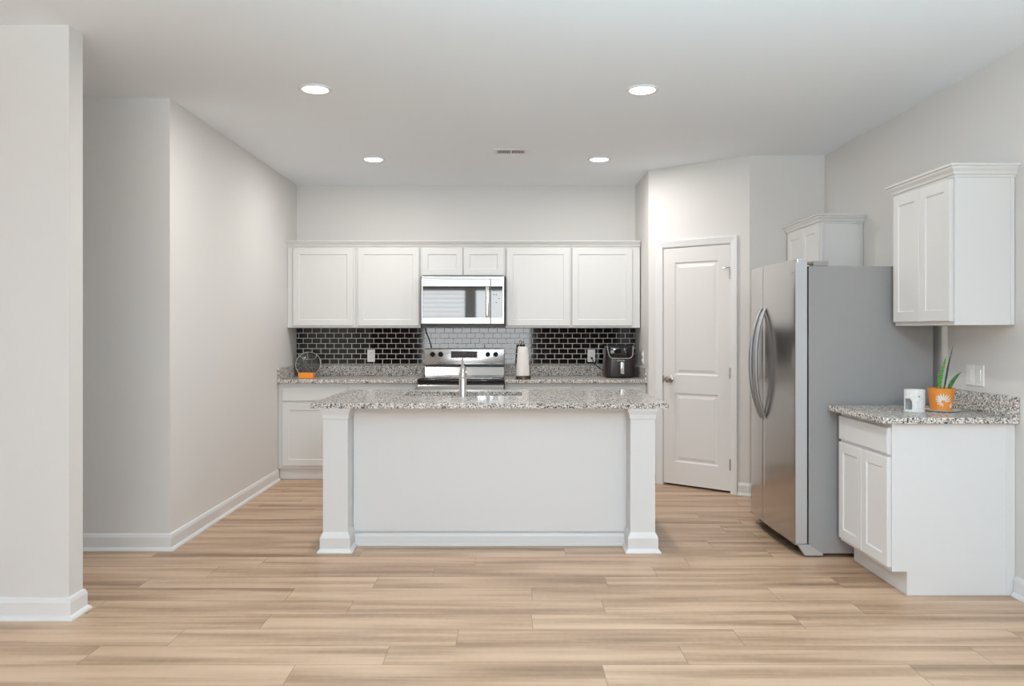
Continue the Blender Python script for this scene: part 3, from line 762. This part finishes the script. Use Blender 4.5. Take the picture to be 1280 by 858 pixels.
# glass plate with a thin gold rim leaning in the left corner, orange box before it
gx, gy, gr = -1.893, 7.50, .118
t = thing('glass_plate', 'round clear glass plate leaning upright in the left counter corner', 'plate', (gx, gy, z), 0)
tilt = math.radians(72)
def disc(prof, seg=40):
    bm = BM(); rings = [[(r*math.cos(2*PI*i/seg), r*math.sin(2*PI*i/seg), h) for i in range(seg)] for r, h in prof]; loft(bm, rings)
    mtx = Matrix.Translation((gx, gy+.09, z+gr*math.sin(tilt)+.003)) @ Matrix.Rotation(tilt, 4, 'X')
    bmesh.ops.transform(bm, matrix=mtx, verts=bm.verts); return bm
obj('dish', disc([(.07,0), (.075,.002), (gr-.004,.012), (gr,.015), (gr-.005,.0165), (.074,.007), (.07,.005)]), M['glass'], t, True)
ring = [Vector((gr*math.cos(a), gr*math.sin(a), .0155)) for a in [i*2*PI/40 for i in range(41)]]
mtx = Matrix.Translation((gx, gy+.09, z+gr*math.sin(tilt)+.003)) @ Matrix.Rotation(tilt, 4, 'X')
obj('rim', tube(BM(), [mtx @ p for p in ring], .0022, 6, cap=False), M['tray'], t, True)
t = thing('orange_box', 'small orange box lying in front of the glass plate on the left counter', 'box', (-1.845, 7.33, z))
bm = BM(); box(bm, -1.912, -1.778, 7.29, 7.37, z+.0005, z+.050, .003)
obj('carton', bm, M['orange'], t)
obj('flap', bx(-1.905, -1.785, 7.2895, 7.2905, z+.034, z+.036), M['pot'], t)

# ------------------------------------------------------------------ things on the right counter
cx, cy = 2.180, 4.290
t = thing('wax_burner', 'white ceramic wax burner with an arched opening on the right counter', 'burner', (cx, cy, z))
bm = BM(); seg = 64; H = .118; R = .051
def open_at(i, zz):
    a = math.degrees(2*PI*(i+.5)/seg) % 360; dd = abs((a-200+180) % 360-180)
    lim = .062
    if zz < .014 or zz > .072: return False
    half = 30 if zz < .05 else 30*math.sqrt(max(0, 1-((zz-.05)/.024)**2))
    return dd < half
zs = [0, .004, .014]+[.014+.058*k/10 for k in range(1, 11)]+[.09, .113, .118]
def ringv(r, ins): return [[bm.verts.new((cx+(r)*math.cos(2*PI*i/seg), cy+(r)*math.sin(2*PI*i/seg), z+.0005+zz)) for i in range(seg)] for zz in ins]
o_ = ringv(R, zs); i_ = ringv(R-.005, zs)
for k in range(len(zs)-1):
    zm = (zs[k]+zs[k+1])/2
    for i in range(seg):
        j = (i+1) % seg; op = open_at(i, zm)
        if not op:
            bm.faces.new((o_[k][i], o_[k][j], o_[k+1][j], o_[k+1][i])); bm.faces.new((i_[k][i], i_[k+1][i], i_[k+1][j], i_[k][j]))
            if open_at((i+1) % seg, zm): bm.faces.new((o_[k][j], i_[k][j], i_[k+1][j], o_[k+1][j]))
            if open_at((i-1) % seg, zm): bm.faces.new((o_[k][i], o_[k+1][i], i_[k+1][i], i_[k][i]))
            if k+1 < len(zs)-1 and open_at(i, (zs[k+1]+zs[k+2])/2): bm.faces.new((o_[k+1][i], o_[k+1][j], i_[k+1][j], i_[k+1][i]))
            if k > 0 and open_at(i, (zs[k]+zs[k-1])/2): bm.faces.new((o_[k][i], i_[k][i], i_[k][j], o_[k][j]))
for i in range(seg):
    j = (i+1) % seg; bm.faces.new((o_[-1][i], o_[-1][j], i_[-1][j], i_[-1][i]))
bm.faces.new([v for v in reversed(o_[0])])
obj('body', bm, M['ceramic'], t, True)
bm = BM(); lathe(bm, [(.004, .094), (.02, .092), (.0455, .104), (.0455, .108), (.02, .097), (.004, .098)], (cx, cy, z), 32); obj('bowl', bm, M['ceramic'], t, True)
def dot(azdeg, zz, r):
    a = math.radians(azdeg); c = Vector((cx+R*math.cos(a), cy+R*math.sin(a), z+zz)); u = Vector((-math.sin(a), math.cos(a), 0)); n_ = Vector((math.cos(a), math.sin(a), 0))
    return c, u, n_
c, u, n_ = dot(268, .084, .004); bm = BM()
loft(bm, [[c+n_*d+u*.0045*math.cos(2*PI*k/12)+Vector((0,0,.0045*math.sin(2*PI*k/12))) for k in range(12)] for d in (-.001, .0004)])
obj('vent_hole', bm, M['nickel'], t)

# plant: saucer, pot, soil and leaves
qx, qy = 2.345, 4.330
t = thing('potted_plant', 'small snake plant in an orange pot with a white leaf motif', 'plant', (qx, qy, z))
bm = BM(); lathe(bm, [(.070,.0005), (.086,.004), (.089,.009), (.084,.009), (.066,.005)], (qx+.006, qy, z), 36); obj('saucer', bm, M['tray'], t, True)
def pr(h): return .053+.0145*(h/.118)
pot = BM(); lathe(pot, [(.050,.0055), (.053,.008), (pr(.06),.066), (pr(.112),.118), (.0685,.124), (.0645,.124), (.062,.112), (.05,.105)], (qx, qy, z), 40)
po = obj('pot', pot, M['pot'], t, True)
bm = BM(); lathe(bm, [(.0605,.106), (.062,.111), (.01,.115)], (qx, qy, z), 24); obj('soil', bm, M['soil'], t, True)
def on_pot(azdeg, h, lift=.0008):
    a = math.radians(azdeg); r = pr(h-.006)+lift; return Vector((qx+r*math.cos(a), qy+r*math.sin(a), z+h))
def petal(bm, a0, h0, da, dh, wd):
    n = 8; pa = []; pb = []; ln = math.hypot(da*.06*PI/180*1.0, dh)
    ux, uz = da*.06*PI/180/ln, dh/ln
    for i in range(n+1):
        s = i/n; w_ = wd*math.sin(PI*min(1, s*.92+.08))**.8*(1 if s < 1 else 0)
        aa, hh = a0+da*s, h0+dh*s
        pa.append((aa-uz*w_/(.06*PI/180), hh+ux*w_)); pb.append((aa+uz*w_/(.06*PI/180), hh-ux*w_))
    rows = [[on_pot(*p, .0010) for p in pa], [on_pot(*p, .0010) for p in pb]]
    A = [bm.verts.new(p) for p in rows[0]]; B = [bm.verts.new(p) for p in rows[1]]
    mid = [bm.verts.new(on_pot((p[0]+q[0])/2, (p[1]+q[1])/2, .0018)) for p, q in zip(pa, pb)]
    for i in range(n):
        bm.faces.new((A[i], A[i+1], mid[i+1], mid[i])); bm.faces.new((mid[i], mid[i+1], B[i+1], B[i]))
bm = BM()
for da, dh, w_ in ((-33, .034, .0034), (-25, .043, .0036), (-13, .049, .0038), (2, .050, .0038), (17, .047, .0036), (30, .040, .0034), (40, .026, .0030), (42, .011, .0026), (-36, .020, .0034), (-35, .005, .0034), (-28, -.010, .0032), (-16, -.020, .0030), (-2, -.024, .0028)):
    petal(bm, 250+da*.22, .050+dh*.22, da*.78, dh*.78, w_)
for da, dh in ((-8, .032), (3, .038), (12, .028)): petal(bm, 292+da*.2, .014+dh*.2, da*.8, dh*.8, .0032)
obj('leaf_motif', bm, M['pattern'], po)
def leaf(pts, wd, m, depth=.004):
    n = len(pts); bm = BM(); rings = []
    P = [Vector((qx+a, qy+b, z+.108+c)) for a, b, c in pts]
    # resample
    Q = []
    for i in range(17):
        s = i/16*(n-1); k = min(int(s), n-2); f = s-k; Q.append(P[k].lerp(P[k+1], f))
    for i, p in enumerate(Q):
        s = i/16; w_ = wd*(min(1, .55+s*1.4))*(1-s**2.6)+.0004
        tdir = (Q[min(i+1, 16)]-Q[max(i-1, 0)]).normalized()
        sd = tdir.cross(Vector((0, -1, .0))).normalized(); fr = sd.cross(tdir)
        rings.append([p+sd*w_, p+fr*depth*.35, p-sd*w_, p-fr*depth*.35-Vector((0,0,0))])
    loft(bm, rings); return obj('leaf', bm, m, t, True)
leaf([(-.006, 0, 0), (-.003, 0, .06), (.007, 0, .115), (.020, 0, .160), (.028, 0, .190)], .0085, M['leaf'])
leaf([(-.014, -.006, 0), (-.017, -.006, .05), (-.020, -.004, .106)], .0068, M['leaf'])
leaf([(.018, .01, 0), (.030, .01, .06), (.043, .012, .13), (.058, .014, .19), (.072, .015, .246)], .0058, M['leaf_dark'])
leaf([(.038, -.006, 0), (.043, -.008, .028), (.062, -.010, .062), (.080, -.012, .084), (.104, -.012, .104)], .0120, M['leaf_dark2'])
